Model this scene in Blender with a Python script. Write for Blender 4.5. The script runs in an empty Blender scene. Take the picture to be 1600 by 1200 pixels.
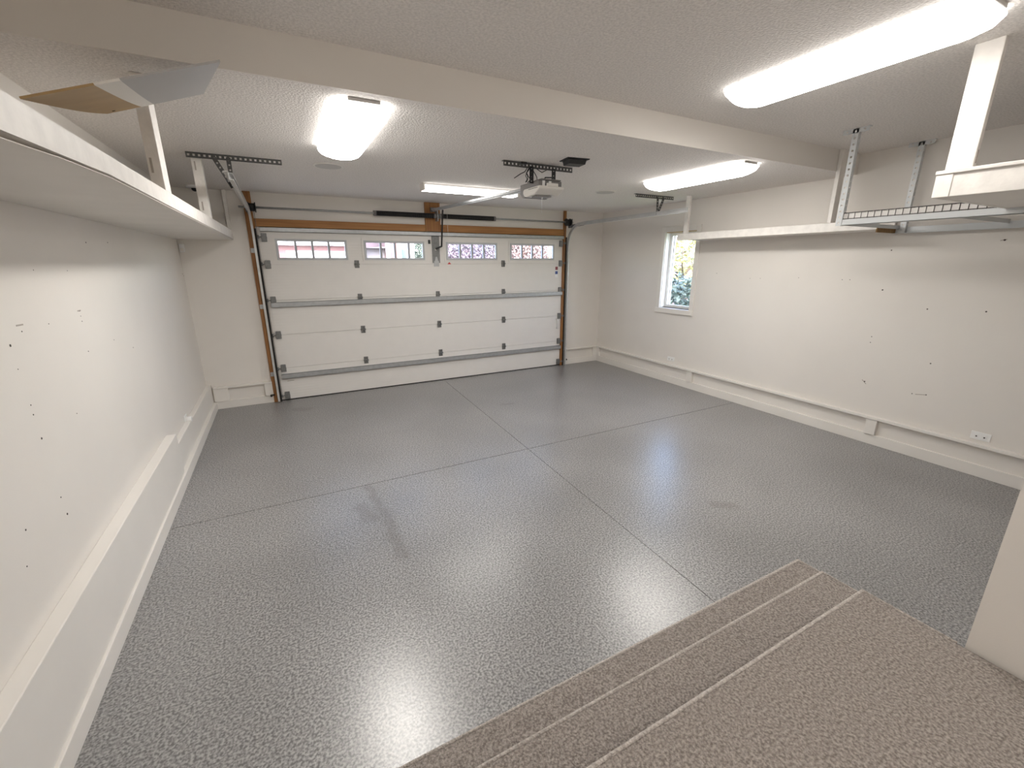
import bpy, math, random
from mathutils import Vector, Matrix

scene = bpy.context.scene
col = scene.collection
V = Vector

# ------------------------------------------------------------------ camera (fitted to the room's edges, 1600x1200 frame)
CAM = V((-2.271, -6.9563, 1.9587))
YAW, PITCH, ROLL, FPX = 0.4821, 0.2746, -0.0024, 673.9
_f = V((math.sin(YAW) * math.cos(PITCH), math.cos(YAW) * math.cos(PITCH), -math.sin(PITCH)))
_r0 = V((math.cos(YAW), -math.sin(YAW), 0))
_u0 = _r0.cross(_f)
_r = _r0 * math.cos(ROLL) + _u0 * math.sin(ROLL)
_u = -_r0 * math.sin(ROLL) + _u0 * math.cos(ROLL)
cd = bpy.data.cameras.new('camera')
cd.sensor_width = 36.0
cd.lens = FPX * 36.0 / 1600.0
cd.clip_start = 0.02
cam = bpy.data.objects.new('camera', cd)
cam.matrix_world = Matrix(((_r.x, _u.x, -_f.x, CAM.x), (_r.y, _u.y, -_f.y, CAM.y), (_r.z, _u.z, -_f.z, CAM.z), (0, 0, 0, 1)))
col.objects.link(cam)
scene.camera = cam


def on(x, y, axis, value):
    """point where the ray through a photo pixel meets the plane axis = value"""
    d = _r * ((x - 800) / FPX) + _u * ((600 - y) / FPX) + _f
    return CAM + d * ((value - CAM[axis]) / d[axis])


# ------------------------------------------------------------------ world, exposure
w = bpy.data.worlds.new('world')
scene.world = w
w.use_nodes = True
wn = w.node_tree
sky = wn.nodes.new('ShaderNodeTexSky')
sky.sky_type = 'NISHITA'
sky.sun_disc = False
sky.sun_elevation = math.radians(42)
sky.sun_rotation = math.radians(200)
sky.air_density = 1.0
sky.dust_density = 3.0
sky.ozone_density = 1.0
wn.nodes['Background'].inputs['Strength'].default_value = 1.35
wn.links.new(sky.outputs[0], wn.nodes['Background'].inputs[0])

LAMP = 23.5
scene.view_settings.view_transform = 'Standard'
scene.view_settings.look = 'None'
scene.view_settings.gamma = 1.0
scene.view_settings.use_curve_mapping = False
scene.view_settings.exposure = 1.03
scene.cycles.use_denoising = True
scene.cycles.sample_clamp_indirect = 6.0
scene.cycles.max_bounces = 10
scene.cycles.diffuse_bounces = 7

# ------------------------------------------------------------------ mesh collector


class MB:
    def __init__(s):
        s.v, s.f, s.m, s.sm = [], [], [], []

    def quad(s, pts, m=0, smooth=False):
        b = len(s.v)
        s.v += [tuple(p) for p in pts]
        s.f.append(tuple(range(b, b + len(pts))))
        s.m.append(m)
        s.sm.append(smooth)

    def obox(s, c, a, b, d, m=0):
        """oriented box: centre and three half vectors"""
        c, a, b, d = V(c), V(a), V(b), V(d)
        if a.cross(b).dot(d) < 0:
            d = -d
        i = len(s.v)
        for k in (-1, 1):
            for j in (-1, 1):
                for h in (-1, 1):
                    s.v.append(tuple(c + a * h + b * j + d * k))
        for q in ((0, 2, 3, 1), (4, 5, 7, 6), (0, 1, 5, 4), (2, 6, 7, 3), (0, 4, 6, 2), (1, 3, 7, 5)):
            s.f.append(tuple(i + t for t in q))
            s.m.append(m)
            s.sm.append(False)
        return s

    def box(s, x0, x1, y0, y1, z0, z1, m=0):
        return s.obox(((x0 + x1) / 2, (y0 + y1) / 2, (z0 + z1) / 2), (abs(x1 - x0) / 2, 0, 0), (0, abs(y1 - y0) / 2, 0), (0, 0, abs(z1 - z0) / 2), m)

    def bar(s, p, q, side, ws, wt, m=0):
        """bar from p to q, width ws along side, wt across"""
        p, q = V(p), V(q)
        t = q - p
        L = t.length
        t.normalize()
        sd_ = V(side)
        sd_ = (sd_ - t * sd_.dot(t)).normalized()
        n = t.cross(sd_)
        return s.obox((p + q) / 2, t * L / 2, sd_ * ws / 2, n * wt / 2, m)

    def perf(s, p, q, side, ws, wt, pitch, hole, m=0):
        """perforated steel strip: two edge rails joined by webs, holes left open"""
        p, q = V(p), V(q)
        t = q - p
        L = t.length
        t.normalize()
        sd_ = V(side)
        sd_ = (sd_ - t * sd_.dot(t)).normalized()
        e = (ws - hole) / 2
        for k in (-1, 1):
            o = sd_ * k * (ws / 2 - e / 2)
            s.bar(p + o, q + o, sd_, e, wt, m)
        n = max(1, int(L / pitch))
        pi = L / n
        for i in range(n + 1):
            a = max(0.0, i * pi - (pi - hole) / 2)
            b = min(L, i * pi + (pi - hole) / 2)
            s.bar(p + t * a, p + t * b, sd_, hole, wt, m)
        return s

    def tube(s, pts, r, n=8, m=0, cap=True, smooth=True):
        pts = [V(p) for p in pts]
        rs = r if isinstance(r, (list, tuple)) else [r] * len(pts)
        b = len(s.v)
        ref = None
        for i, p in enumerate(pts):
            t = (pts[min(i + 1, len(pts) - 1)] - pts[max(i - 1, 0)]).normalized()
            if ref is None:
                ref = V((0, 0, 1)) if abs(t.z) < 0.9 else V((1, 0, 0))
            x = (ref - t * ref.dot(t)).normalized()
            ref = x
            y = t.cross(x)
            for k in range(n):
                a = 2 * math.pi * k / n
                s.v.append(tuple(p + (x * math.cos(a) + y * math.sin(a)) * rs[i]))
        for i in range(len(pts) - 1):
            for k in range(n):
                s.f.append((b + i * n + k, b + i * n + (k + 1) % n, b + (i + 1) * n + (k + 1) % n, b + (i + 1) * n + k))
                s.m.append(m)
                s.sm.append(smooth)
        if cap:
            s.f.append(tuple(b + k for k in reversed(range(n))))
            s.f.append(tuple(b + (len(pts) - 1) * n + k for k in range(n)))
            s.m += [m, m]
            s.sm += [False, False]
        return s

    def prism(s, poly, d, m=0):
        """extrude a planar polygon (list of points) by vector d"""
        poly = [V(p) for p in poly]
        d = V(d)
        nrm = V((0, 0, 0))
        for i in range(len(poly)):
            nrm += poly[i].cross(poly[(i + 1) % len(poly)])
        if nrm.dot(d) > 0:
            poly = poly[::-1]
        b = len(s.v)
        n = len(poly)
        s.v += [tuple(p) for p in poly] + [tuple(p + d) for p in poly]
        s.f.append(tuple(range(b, b + n)))
        s.f.append(tuple(reversed(range(b + n, b + 2 * n))))
        for i in range(n):
            j = (i + 1) % n
            s.f.append((b + j, b + i, b + n + i, b + n + j))
        s.m += [m] * (n + 2)
        s.sm += [False] * (n + 2)
        return s

    def rings(s, rs, m=0, caps=True, smooth=True):
        """skin a list of equal closed rings"""
        b = len(s.v)
        n = len(rs[0])
        for r in rs:
            s.v += [tuple(p) for p in r]
        for i in range(len(rs) - 1):
            for k in range(n):
                s.f.append((b + i * n + k, b + i * n + (k + 1) % n, b + (i + 1) * n + (k + 1) % n, b + (i + 1) * n + k))
                s.m.append(m)
                s.sm.append(smooth)
        if caps:
            s.f.append(tuple(b + k for k in reversed(range(n))))
            s.f.append(tuple(b + (len(rs) - 1) * n + k for k in range(n)))
            s.m += [m, m]
            s.sm += [False, False]
        return s

    def disc(s, c, nrm, r, h, n=12, m=0, r2=None):
        c, nrm = V(c), V(nrm).normalized()
        return s.tube([c, c + nrm * h], [r, r if r2 is None else r2], n, m)

    def build(s, name, mats, parent=None, bevel=0.0):
        me = bpy.data.meshes.new(name)
        me.from_pydata(s.v, [], s.f)
        if not isinstance(mats, (list, tuple)):
            mats = [mats]
        for t in mats:
            me.materials.append(t)
        me.polygons.foreach_set('material_index', s.m)
        me.polygons.foreach_set('use_smooth', s.sm)
        me.update()
        o = bpy.data.objects.new(name, me)
        col.objects.link(o)
        if parent:
            o.parent = parent
        if bevel:
            md = o.modifiers.new('bevel', 'BEVEL')
            md.width = bevel
            md.segments = 2
            md.limit_method = 'ANGLE'
        return o


def tag(o, label, cat=None, group=None, kind=None):
    o['label'] = label
    if cat:
        o['category'] = cat
    if group:
        o['group'] = group
    if kind:
        o['kind'] = kind
    return o


def empty(name, label, cat, group=None, kind=None, loc=(0, 0, 0)):
    o = bpy.data.objects.new(name, None)
    o.empty_display_size = 0.1
    col.objects.link(o)
    return tag(o, label, cat, group, kind)


# ------------------------------------------------------------------ materials


def mat(name, color, rough=0.5, metal=0.0, var=0.0, vscale=6.0, bump=0.0, bscale=60.0, spec=0.5, color2=None, detail=3.0):
    m = bpy.data.materials.new(name)
    m.use_nodes = True
    nt = m.node_tree
    b = nt.nodes['Principled BSDF']
    b.inputs['Roughness'].default_value = rough
    b.inputs['Metallic'].default_value = metal
    b.inputs['Specular IOR Level'].default_value = spec
    b.inputs['Base Color'].default_value = (*color, 1)
    g = nt.nodes.new('ShaderNodeNewGeometry')
    if var > 0 or color2:
        no = nt.nodes.new('ShaderNodeTexNoise')
        no.inputs['Scale'].default_value = vscale
        no.inputs['Detail'].default_value = detail
        nt.links.new(g.outputs['Position'], no.inputs['Vector'])
        mx = nt.nodes.new('ShaderNodeMix')
        mx.data_type = 'RGBA'
        c2 = color2 or tuple(c * (1 - var) for c in color)
        mx.inputs['A'].default_value = (*c2, 1)
        mx.inputs['B'].default_value = (*color, 1)
        rp = nt.nodes.new('ShaderNodeValToRGB')
        rp.color_ramp.elements[0].position = 0.35
        rp.color_ramp.elements[1].position = 0.65
        nt.links.new(no.outputs['Fac'], rp.inputs[0])
        nt.links.new(rp.outputs[0], mx.inputs['Factor'])
        nt.links.new(mx.outputs['Result'], b.inputs['Base Color'])
    if bump > 0:
        nb = nt.nodes.new('ShaderNodeTexNoise')
        nb.inputs['Scale'].default_value = bscale
        nb.inputs['Detail'].default_value = 2.0
        nt.links.new(g.outputs['Position'], nb.inputs['Vector'])
        bp = nt.nodes.new('ShaderNodeBump')
        bp.inputs['Strength'].default_value = bump
        bp.inputs['Distance'].default_value = 0.01
        nt.links.new(nb.outputs['Fac'], bp.inputs['Height'])
        nt.links.new(bp.outputs[0], b.inputs['Normal'])
    return m


def emit(name, color, strength):
    m = bpy.data.materials.new(name)
    m.use_nodes = True
    b = m.node_tree.nodes['Principled BSDF']
    b.inputs['Base Color'].default_value = (0.9, 0.9, 0.9, 1)
    b.inputs['Roughness'].default_value = 0.4
    b.inputs['Emission Color'].default_value = (*color, 1)
    b.inputs['Emission Strength'].default_value = strength
    return m


def glow(name, color, strength):
    m = bpy.data.materials.new(name)
    m.use_nodes = True
    nt = m.node_tree
    nt.nodes.remove(nt.nodes['Principled BSDF'])
    e_ = nt.nodes.new('ShaderNodeEmission')
    e_.inputs[0].default_value = (*color, 1)
    e_.inputs[1].default_value = strength
    nt.links.new(e_.outputs[0], nt.nodes['Material Output'].inputs[0])
    return m


def lamp_lens(name, color, low, high):
    """acrylic wrap: bright underside below the tubes, dimmer flanks"""
    return [glow(name + '_flank', color, low), glow(name + '_underside', color, high)]


def light_up(o):
    for p_ in o.data.polygons:
        p_.material_index = 1 if p_.normal.z < -0.8 else 0
    return o


def glass(name, tint=(1, 1, 1), gloss=0.06):
    m = bpy.data.materials.new(name)
    m.use_nodes = True
    nt = m.node_tree
    nt.nodes.remove(nt.nodes['Principled BSDF'])
    t = nt.nodes.new('ShaderNodeBsdfTransparent')
    t.inputs[0].default_value = (*tint, 1)
    gl = nt.nodes.new('ShaderNodeBsdfGlossy')
    gl.inputs['Roughness'].default_value = 0.02
    mx = nt.nodes.new('ShaderNodeMixShader')
    mx.inputs[0].default_value = gloss
    nt.links.new(t.outputs[0], mx.inputs[1])
    nt.links.new(gl.outputs[0], mx.inputs[2])
    nt.links.new(mx.outputs[0], nt.nodes['Material Output'].inputs[0])
    return m


def wood(name, c1, c2, axis):
    """stretched noise grain running along an axis"""
    m = mat(name, c1, 0.6)
    nt = m.node_tree
    b = nt.nodes['Principled BSDF']
    g = nt.nodes.new('ShaderNodeNewGeometry')
    mp = nt.nodes.new('ShaderNodeMapping')
    sc = [30, 30, 30]
    sc[axis] = 1.5
    mp.inputs['Scale'].default_value = sc
    no = nt.nodes.new('ShaderNodeTexNoise')
    no.inputs['Scale'].default_value = 1.0
    no.inputs['Detail'].default_value = 4
    rp = nt.nodes.new('ShaderNodeValToRGB')
    rp.color_ramp.elements[0].color = (*c2, 1)
    rp.color_ramp.elements[1].color = (*c1, 1)
    rp.color_ramp.elements[0].position = 0.3
    rp.color_ramp.elements[1].position = 0.65
    nt.links.new(g.outputs['Position'], mp.inputs[0])
    nt.links.new(mp.outputs[0], no.inputs['Vector'])
    nt.links.new(no.outputs['Fac'], rp.inputs[0])
    nt.links.new(rp.outputs[0], b.inputs['Base Color'])
    return m


M = {}
M['wall'] = mat('wall_paint', (0.76, 0.725, 0.68), 0.55, var=0.04, vscale=1.3, bump=0.05, bscale=150)
M['ceil'] = mat('ceiling_stipple', (0.85, 0.815, 0.785), 0.9, var=0.16, vscale=75, bump=0.7, bscale=75, spec=0.2, detail=2)
M['face'] = mat('ceiling_drop_paint', (0.76, 0.725, 0.68), 0.6)
M['trim'] = mat('trim_paint', (0.78, 0.75, 0.705), 0.4, var=0.03, vscale=3)
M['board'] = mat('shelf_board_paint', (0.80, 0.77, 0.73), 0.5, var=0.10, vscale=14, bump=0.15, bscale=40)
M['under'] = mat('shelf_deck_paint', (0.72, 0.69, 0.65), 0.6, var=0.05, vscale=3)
M['door'] = mat('door_steel_paint', (0.76, 0.735, 0.70), 0.45, var=0.02)
M['doorframe'] = mat('door_window_frame', (0.52, 0.53, 0.545), 0.45)
M['muntin'] = mat('muntin_plastic', (0.42, 0.43, 0.46), 0.5)
M['galv'] = mat('galvanized_steel', (0.46, 0.47, 0.475), 0.42, 0.55, var=0.12, vscale=20)
M['trackmetal'] = mat('track_steel', (0.64, 0.64, 0.63), 0.4, 0.5, var=0.10, vscale=12)
M['galvdark'] = mat('dull_galvanized', (0.23, 0.23, 0.225), 0.5, 0.5, var=0.2, vscale=30)
M['angle'] = mat('dark_angle_iron', (0.085, 0.085, 0.082), 0.5, 0.4)
M['black'] = mat('black_paint', (0.012, 0.012, 0.013), 0.45)
M['rubber'] = mat('black_rubber', (0.02, 0.018, 0.016), 0.8)
M['woodz'] = wood('bare_timber_upright', (0.36, 0.165, 0.05), (0.22, 0.085, 0.022), 2)
M['woodx'] = wood('bare_timber_rail', (0.40, 0.19, 0.06), (0.26, 0.11, 0.03), 0)
M['ply'] = mat('raw_plywood_end', (0.26, 0.145, 0.05), 0.7, var=0.3, vscale=25)
M['hard'] = mat('brown_hardboard', (0.37, 0.24, 0.105), 0.55, var=0.12, vscale=5)
M['hardw'] = mat('white_painted_hardboard', (0.66, 0.63, 0.58), 0.5)
M['hardg'] = mat('grey_painted_hardboard', (0.36, 0.35, 0.34), 0.5)
M['carpet'] = mat('carpet_pile', (0.42, 0.375, 0.34), 1.0, color2=(0.20, 0.175, 0.158), vscale=110, bump=1.0, bscale=150, spec=0.1, detail=4)
M['carpetedge'] = mat('carpet_nosing', (0.62, 0.57, 0.53), 1.0, color2=(0.42, 0.38, 0.35), vscale=90, bump=0.9, bscale=130, spec=0.1)
M['white'] = mat('white_plastic', (0.82, 0.82, 0.81), 0.35)
M['cream'] = mat('cream_plastic', (0.70, 0.675, 0.63), 0.4)
M['greyp'] = mat('grey_plastic', (0.20, 0.19, 0.185), 0.45)
M['dark'] = mat('dark_hole', (0.06, 0.05, 0.045), 0.9)
M['scuff'] = mat('scuff', (0.40, 0.36, 0.32), 0.9)
M['red'] = mat('red_plastic', (0.5, 0.02, 0.02), 0.5)
M['blue'] = mat('blue_print', (0.06, 0.10, 0.30), 0.5)
M['rackpaint'] = mat('grey_powder_coat', (0.60, 0.62, 0.63), 0.4, 0.2)
M['wire'] = mat('rack_wire', (0.13, 0.12, 0.115), 0.5, 0.4)
M['liner'] = mat('rack_liner', (0.82, 0.80, 0.77), 0.5)
M['lens'] = lamp_lens('lamp_diffuser', (1.0, 0.965, 0.915), 3.3, LAMP)
M['lens_b'] = lamp_lens('lamp_diffuser_dimmed', (1.0, 0.965, 0.915), 3.2, LAMP * 0.82)  # output turned down to balance brightness on the window side
M['lens_c'] = lamp_lens('lamp_diffuser_dimmest', (1.0, 0.965, 0.915), 3.0, LAMP * 0.44)  # output turned down further, for the steps and house wall shelf
M['lenstube'] = lamp_lens('lamp_diffuser_flat', (1.0, 0.97, 0.93), 1.6, LAMP * 0.6)
M['lensadded'] = lamp_lens('added_lamp_diffuser', (1.0, 0.955, 0.90), 12.0, LAMP * 2.2)  # glow of the lamp added behind the camera
M['lampmetal'] = mat('lamp_end_plate', (0.48, 0.46, 0.44), 0.4)
M['glass'] = glass('window_glass', (0.97, 0.985, 1.0))
M['vinyl'] = mat('white_vinyl', (0.85, 0.86, 0.86), 0.3)
M['sidered'] = mat('red_siding', (0.17, 0.085, 0.095), 0.7)
M['sidegrey'] = mat('grey_siding', (0.17, 0.165, 0.19), 0.7)
M['exwhite'] = mat('exterior_white', (0.42, 0.44, 0.46), 0.5)
M['shingle'] = mat('roof_shingle', (0.15, 0.155, 0.17), 0.9, var=0.2, vscale=8)
M['exglass'] = mat('exterior_glass', (0.10, 0.17, 0.19), 0.2)
M['concrete'] = mat('driveway_concrete', (0.26, 0.255, 0.25), 0.9, var=0.1, vscale=2)
M['bark'] = mat('bark', (0.10, 0.075, 0.055), 0.9)
M['leafgreen'] = mat('leaf_green', (0.110, 0.140, 0.090), 0.6, color2=(0.090, 0.130, 0.110), vscale=3)
M['leafyellow'] = mat('leaf_yellow', (0.30, 0.25, 0.09), 0.6, color2=(0.17, 0.19, 0.08), vscale=4)
M['leafplum'] = mat('leaf_plum', (0.195, 0.143, 0.180), 0.6, color2=(0.150, 0.158, 0.195), vscale=3)
M['leafrust'] = mat('leaf_rust', (0.270, 0.180, 0.165), 0.6, color2=(0.203, 0.165, 0.173), vscale=3)
M['leafteal'] = mat('leaf_teal', (0.085, 0.125, 0.115), 0.6, color2=(0.060, 0.090, 0.090), vscale=4)


def ribbed(m, scale, dist):
    """fine horizontal pressed ribs of a steel door skin"""
    nt = m.node_tree
    b = nt.nodes['Principled BSDF']
    g = nt.nodes.new('ShaderNodeNewGeometry')
    wv = nt.nodes.new('ShaderNodeTexWave')
    wv.wave_type = 'BANDS'
    wv.bands_direction = 'Z'
    wv.inputs['Scale'].default_value = scale
    wv.inputs['Distortion'].default_value = 0.0
    bp = nt.nodes.new('ShaderNodeBump')
    bp.inputs['Strength'].default_value = 0.14
    bp.inputs['Distance'].default_value = dist
    nt.links.new(g.outputs['Position'], wv.inputs['Vector'])
    nt.links.new(wv.outputs['Fac'], bp.inputs['Height'])
    nt.links.new(bp.outputs[0], b.inputs['Normal'])


ribbed(M['door'], 8.0, 0.004)


def floor_material():
    m = bpy.data.materials.new('flake_epoxy_floor')
    m.use_nodes = True
    nt = m.node_tree
    L = nt.links.new
    N = nt.nodes.new
    b = nt.nodes['Principled BSDF']
    b.inputs['Specular IOR Level'].default_value = 1.0
    g = N('ShaderNodeNewGeometry')

    def noise(s, d=2.0):
        n = N('ShaderNodeTexNoise')
        n.inputs['Scale'].default_value = s
        n.inputs['Detail'].default_value = d
        L(g.outputs['Position'], n.inputs['Vector'])
        return n
    fl = noise(85, 1.5)
    rp = N('ShaderNodeValToRGB')
    e = rp.color_ramp.elements
    e[0].position, e[0].color = 0.36, (0.115, 0.113, 0.113, 1)
    e[1].position, e[1].color = 0.66, (0.40, 0.39, 0.385, 1)
    k = e.new(0.5)
    k.color = (0.25, 0.245, 0.243, 1)
    L(fl.outputs['Fac'], rp.inputs[0])
    big = noise(0.9, 4)
    br = N('ShaderNodeMapRange')
    br.inputs['From Min'].default_value = 0.35
    br.inputs['From Max'].default_value = 0.7
    br.inputs['To Min'].default_value = 0.86
    br.inputs['To Max'].default_value = 1.1
    L(big.outputs['Fac'], br.inputs['Value'])
    mul = N('ShaderNodeVectorMath')
    mul.operation = 'SCALE'
    L(rp.outputs[0], mul.inputs[0])
    L(br.outputs[0], mul.inputs['Scale'])
    # old spill mark: polyline stain
    wob = noise(7, 3)
    wsub = N('ShaderNodeVectorMath')
    wsub.operation = 'SUBTRACT'
    wsub.inputs[1].default_value = (0.5, 0.5, 0.5)
    L(wob.outputs['Color'], wsub.inputs[0])
    wsc = N('ShaderNodeVectorMath')
    wsc.operation = 'SCALE'
    wsc.inputs['Scale'].default_value = 0.16
    L(wsub.outputs[0], wsc.inputs[0])
    pos = N('ShaderNodeVectorMath')
    pos.operation = 'ADD'
    L(g.outputs['Position'], pos.inputs[0])
    L(wsc.outputs[0], pos.inputs[1])
    masks = []

    def seg(ax, ay, bx, by, r):
        pa = N('ShaderNodeVectorMath'); pa.operation = 'SUBTRACT'
        pa.inputs[1].default_value = (ax, ay, 0)
        L(pos.outputs[0], pa.inputs[0])
        fl_ = N('ShaderNodeVectorMath'); fl_.operation = 'MULTIPLY'
        fl_.inputs[1].default_value = (1, 1, 0)
        L(pa.outputs[0], fl_.inputs[0])
        ab = V((bx - ax, by - ay, 0))
        dt = N('ShaderNodeVectorMath'); dt.operation = 'DOT_PRODUCT'
        dt.inputs[1].default_value = ab / ab.length_squared
        L(fl_.outputs[0], dt.inputs[0])
        cl = N('ShaderNodeClamp')
        L(dt.outputs['Value'], cl.inputs['Value'])
        sc_ = N('ShaderNodeVectorMath'); sc_.operation = 'SCALE'
        sc_.inputs[0].default_value = ab
        L(cl.outputs[0], sc_.inputs['Scale'])
        ds = N('ShaderNodeVectorMath'); ds.operation = 'DISTANCE'
        L(fl_.outputs[0], ds.inputs[0])
        L(sc_.outputs[0], ds.inputs[1])
        mr = N('ShaderNodeMapRange')
        mr.inputs['From Min'].default_value = r * 0.3
        mr.inputs['From Max'].default_value = r
        mr.inputs['To Min'].default_value = 1
        mr.inputs['To Max'].default_value = 0
        L(ds.outputs['Value'], mr.inputs['Value'])
        masks.append(mr)
    seg(-1.80, -3.22, -1.76, -3.72, 0.05)
    seg(-1.76, -3.72, -1.765, -4.34, 0.07)
    seg(-1.92, -3.56, -1.86, -3.75, 0.09)
    seg(0.33, -1.69, 0.48, -1.70, 0.06)
    seg(0.73, -4.90, 0.83, -4.99, 0.08)
    seg(-2.30, -0.55, -2.15, -0.60, 0.10)
    acc = masks[0]
    for mm in masks[1:]:
        mx = N('ShaderNodeMath'); mx.operation = 'MAXIMUM'
        L(acc.outputs[0], mx.inputs[0])
        L(mm.outputs[0], mx.inputs[1])
        acc = mx
    half = N('ShaderNodeMath'); half.operation = 'MULTIPLY'
    half.inputs[1].default_value = 0.34
    L(acc.outputs[0], half.inputs[0])
    mix = N('ShaderNodeMix'); mix.data_type = 'RGBA'
    mix.inputs['B'].default_value = (0.10, 0.085, 0.07, 1)
    L(half.outputs[0], mix.inputs['Factor'])
    L(mul.outputs[0], mix.inputs['A'])
    L(mix.outputs['Result'], b.inputs['Base Color'])
    rr = N('ShaderNodeMapRange')
    rr.inputs['From Min'].default_value = 0.3
    rr.inputs['From Max'].default_value = 0.7
    rr.inputs['To Min'].default_value = 0.285
    rr.inputs['To Max'].default_value = 0.33
    L(big.outputs['Fac'], rr.inputs['Value'])
    L(rr.outputs[0], b.inputs['Roughness'])
    bp = N('ShaderNodeBump')
    bp.inputs['Strength'].default_value = 0.10
    bp.inputs['Distance'].default_value = 0.004
    L(fl.outputs['Fac'], bp.inputs['Height'])
    L(bp.outputs[0], b.inputs['Normal'])
    return m


M['floor'] = floor_material()
M['joint'] = mat('joint_filler', (0.115, 0.10, 0.085), 0.9)

# ------------------------------------------------------------------ room shell
XL, XR = -3.345, 3.345            # side walls
ZC, Z2 = 2.853, 3.054             # low ceiling by the overhead door, high ceiling by the house
YS = -4.185                       # where the ceiling steps up
YR = -6.59                        # house wall beside the landing
YE = -8.3                         # end of the entry behind the landing
XE = -0.105                       # side of the entry wall
DO = 2.475                        # half width of the wall opening
DW, DH = 2.44, 2.425              # overhead door half width, height

# floor: filler bed and four slabs with saw-cut joints
fl = MB().box(XL - 0.1, XR + 0.1, YE - 0.1, 0.12, -0.12, -0.006).build('floor', M['joint'])
tag(fl, 'grey speckled epoxy garage floor with crossing saw-cut joints', 'floor', kind='structure')


def jx(y):
    return 0.03 + 0.0428 * y


YJ = -3.19
jw = 0.0035
for sx in (-1, 1):
    for (ya, yb) in ((0.1, YJ + jw), (YJ - jw, YE - 0.05)):
        xo = XL - 0.05 if sx < 0 else XR + 0.05
        poly = [(xo, ya, -0.006), (jx(ya) + sx * jw * 0.7, ya, -0.006), (jx(yb) + sx * jw * 0.7, yb, -0.006), (xo, yb, -0.006)]
        MB().prism(poly, (0, 0, 0.006)).build('slab', M['floor'], fl)

T = 0.16
# back wall with the overhead door opening
wb = MB()
wb.box(XL - T, -DO, 0, T, 0, ZC + 0.3)
wb.box(DO, XR + T, 0, T, 0, ZC + 0.3)
wb.box(-DO, DO, 0, T, DH, ZC + 0.3)
wall_back = tag(wb.build('wall_back', M['wall']), 'off-white painted wall around the wide overhead door', 'wall', kind='structure')
wl = MB().box(XL - T, XL, YE - T, T, -0.1, Z2 + 0.2).build('wall_left', M['wall'])
tag(wl, 'off-white scuffed wall under the long deep painted shelf', 'wall', kind='structure')
# right wall with the narrow window
WY0, WY1, WZ0, WZ1 = -2.21, -1.60, 1.235, 2.42
wr = MB()
wr.box(XR, XR + T, YE - T, WY0, -0.1, Z2 + 0.2)
wr.box(XR, XR + T, WY1, T, -0.1, Z2 + 0.2)
wr.box(XR, XR + T, WY0, WY1, -0.1, WZ0)
wr.box(XR, XR + T, WY0, WY1, WZ1, Z2 + 0.2)
wall_right = tag(wr.build('wall_right', M['wall']), 'off-white wall holding the narrow window, shelf and wire rack', 'wall', kind='structure')
wre = MB().box(XE, XR, YR - 0.14, YR, 0, Z2 + 0.1).build('wall_rear', M['wall'])
tag(wre, 'off-white house wall beside the carpeted landing', 'wall', kind='structure')
wen = MB().box(XE, XE + 0.14, YE, YR - 0.14, 0, Z2 + 0.1).build('wall_entry', M['wall'])
tag(wen, 'off-white return wall rising from the edge of the carpeted landing', 'wall', kind='structure')
wend = MB().box(XL, XE + 0.14, YE - T, YE, 0, Z2 + 0.1).build('wall_far', M['wall'])
tag(wend, 'off-white end wall of the entry behind the landing', 'wall', kind='structure')
ce = MB()
ce.box(XL - T, XR + T, YS, T, ZC, ZC + 0.35, 0)
ce.box(XL - T, XR + T, YE - T, YS, Z2, Z2 + 0.15, 0)
ceiling = tag(ce.build('ceiling', M['ceil']), 'stippled ceiling, lower over the overhead door and stepping up', 'ceiling', kind='structure')
MB().box(XL, XR, YS - 0.012, YS, ZC, Z2).build('drop_face', M['face'], ceiling)

# ---- baseboards: base, rail and stiles on the three walls


# right wall
br_ = empty('baseboard_right', 'off-white panelled baseboard with stiles below the narrow window', 'baseboard', kind='structure')
MB().box(XR - 0.024, XR, YR, -0.024, 0, 0.115).build('base', M['trim'], br_, 0.003)
MB().box(XR - 0.05, XR, YR, -0.024, 0.288, 0.318).build('rail', M['trim'], br_, 0.003)
for y in (-2.375, -4.84, -0.07):
    MB().box(XR - 0.042, XR, y - 0.05, y + 0.05, 0.115, 0.288).build('stile', M['trim'], br_, 0.002)
# back wall either side of the door
bb = empty('baseboard_back', 'off-white panelled baseboard at both ends of the overhead door', 'baseboard', kind='structure')
for (a, b_) in ((XL + 0.07, -2.56), (2.475, XR)):
    MB().box(a, b_, -0.024, 0, 0, 0.11).build('base', M['trim'], bb, 0.003)
    MB().box(a, b_, -0.05, 0, 0.292, 0.318).build('rail', M['trim'], bb, 0.003)
for (a, b_) in ((XL + 0.07, -3.10), (-2.66, -2.56), (3.22, XR)):
    MB().box(a, b_, -0.04, 0, 0.11, 0.292).build('stile', M['trim'], bb, 0.002)
# left wall: a ledge, thicker and taller along the nearer part
bl = empty('baseboard_left', 'off-white boxed ledge baseboard, taller in one run, under the long shelf', 'baseboard', kind='structure')
MB().box(XL, -3.256, YE, 0, 0, 0.105).build('base', M['trim'], bl, 0.004)
MB().box(XL, -3.292, -2.36, 0, 0.105, 0.355).build('ledge', M['trim'], bl, 0.006)
MB().box(XL, -3.270, YE, -2.36, 0.105, 0.485).build('tall_ledge', M['trim'], bl, 0.005)

# ---- nail holes and scuffs on the walls


def marks(wall, axis, value, spots, name, m, size):
    for (x, y, k) in spots:
        p = on(x, y, axis, value)
        r = size * k
        b = MB()
        if axis == 0:
            b.disc(p, (-1 if value > 0 else 1, 0, 0), r, 0.0012, 7)
        else:
            b.disc(p, (0, -1, 0), r, 0.0012, 7)
        b.build(name, m, wall)


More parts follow.
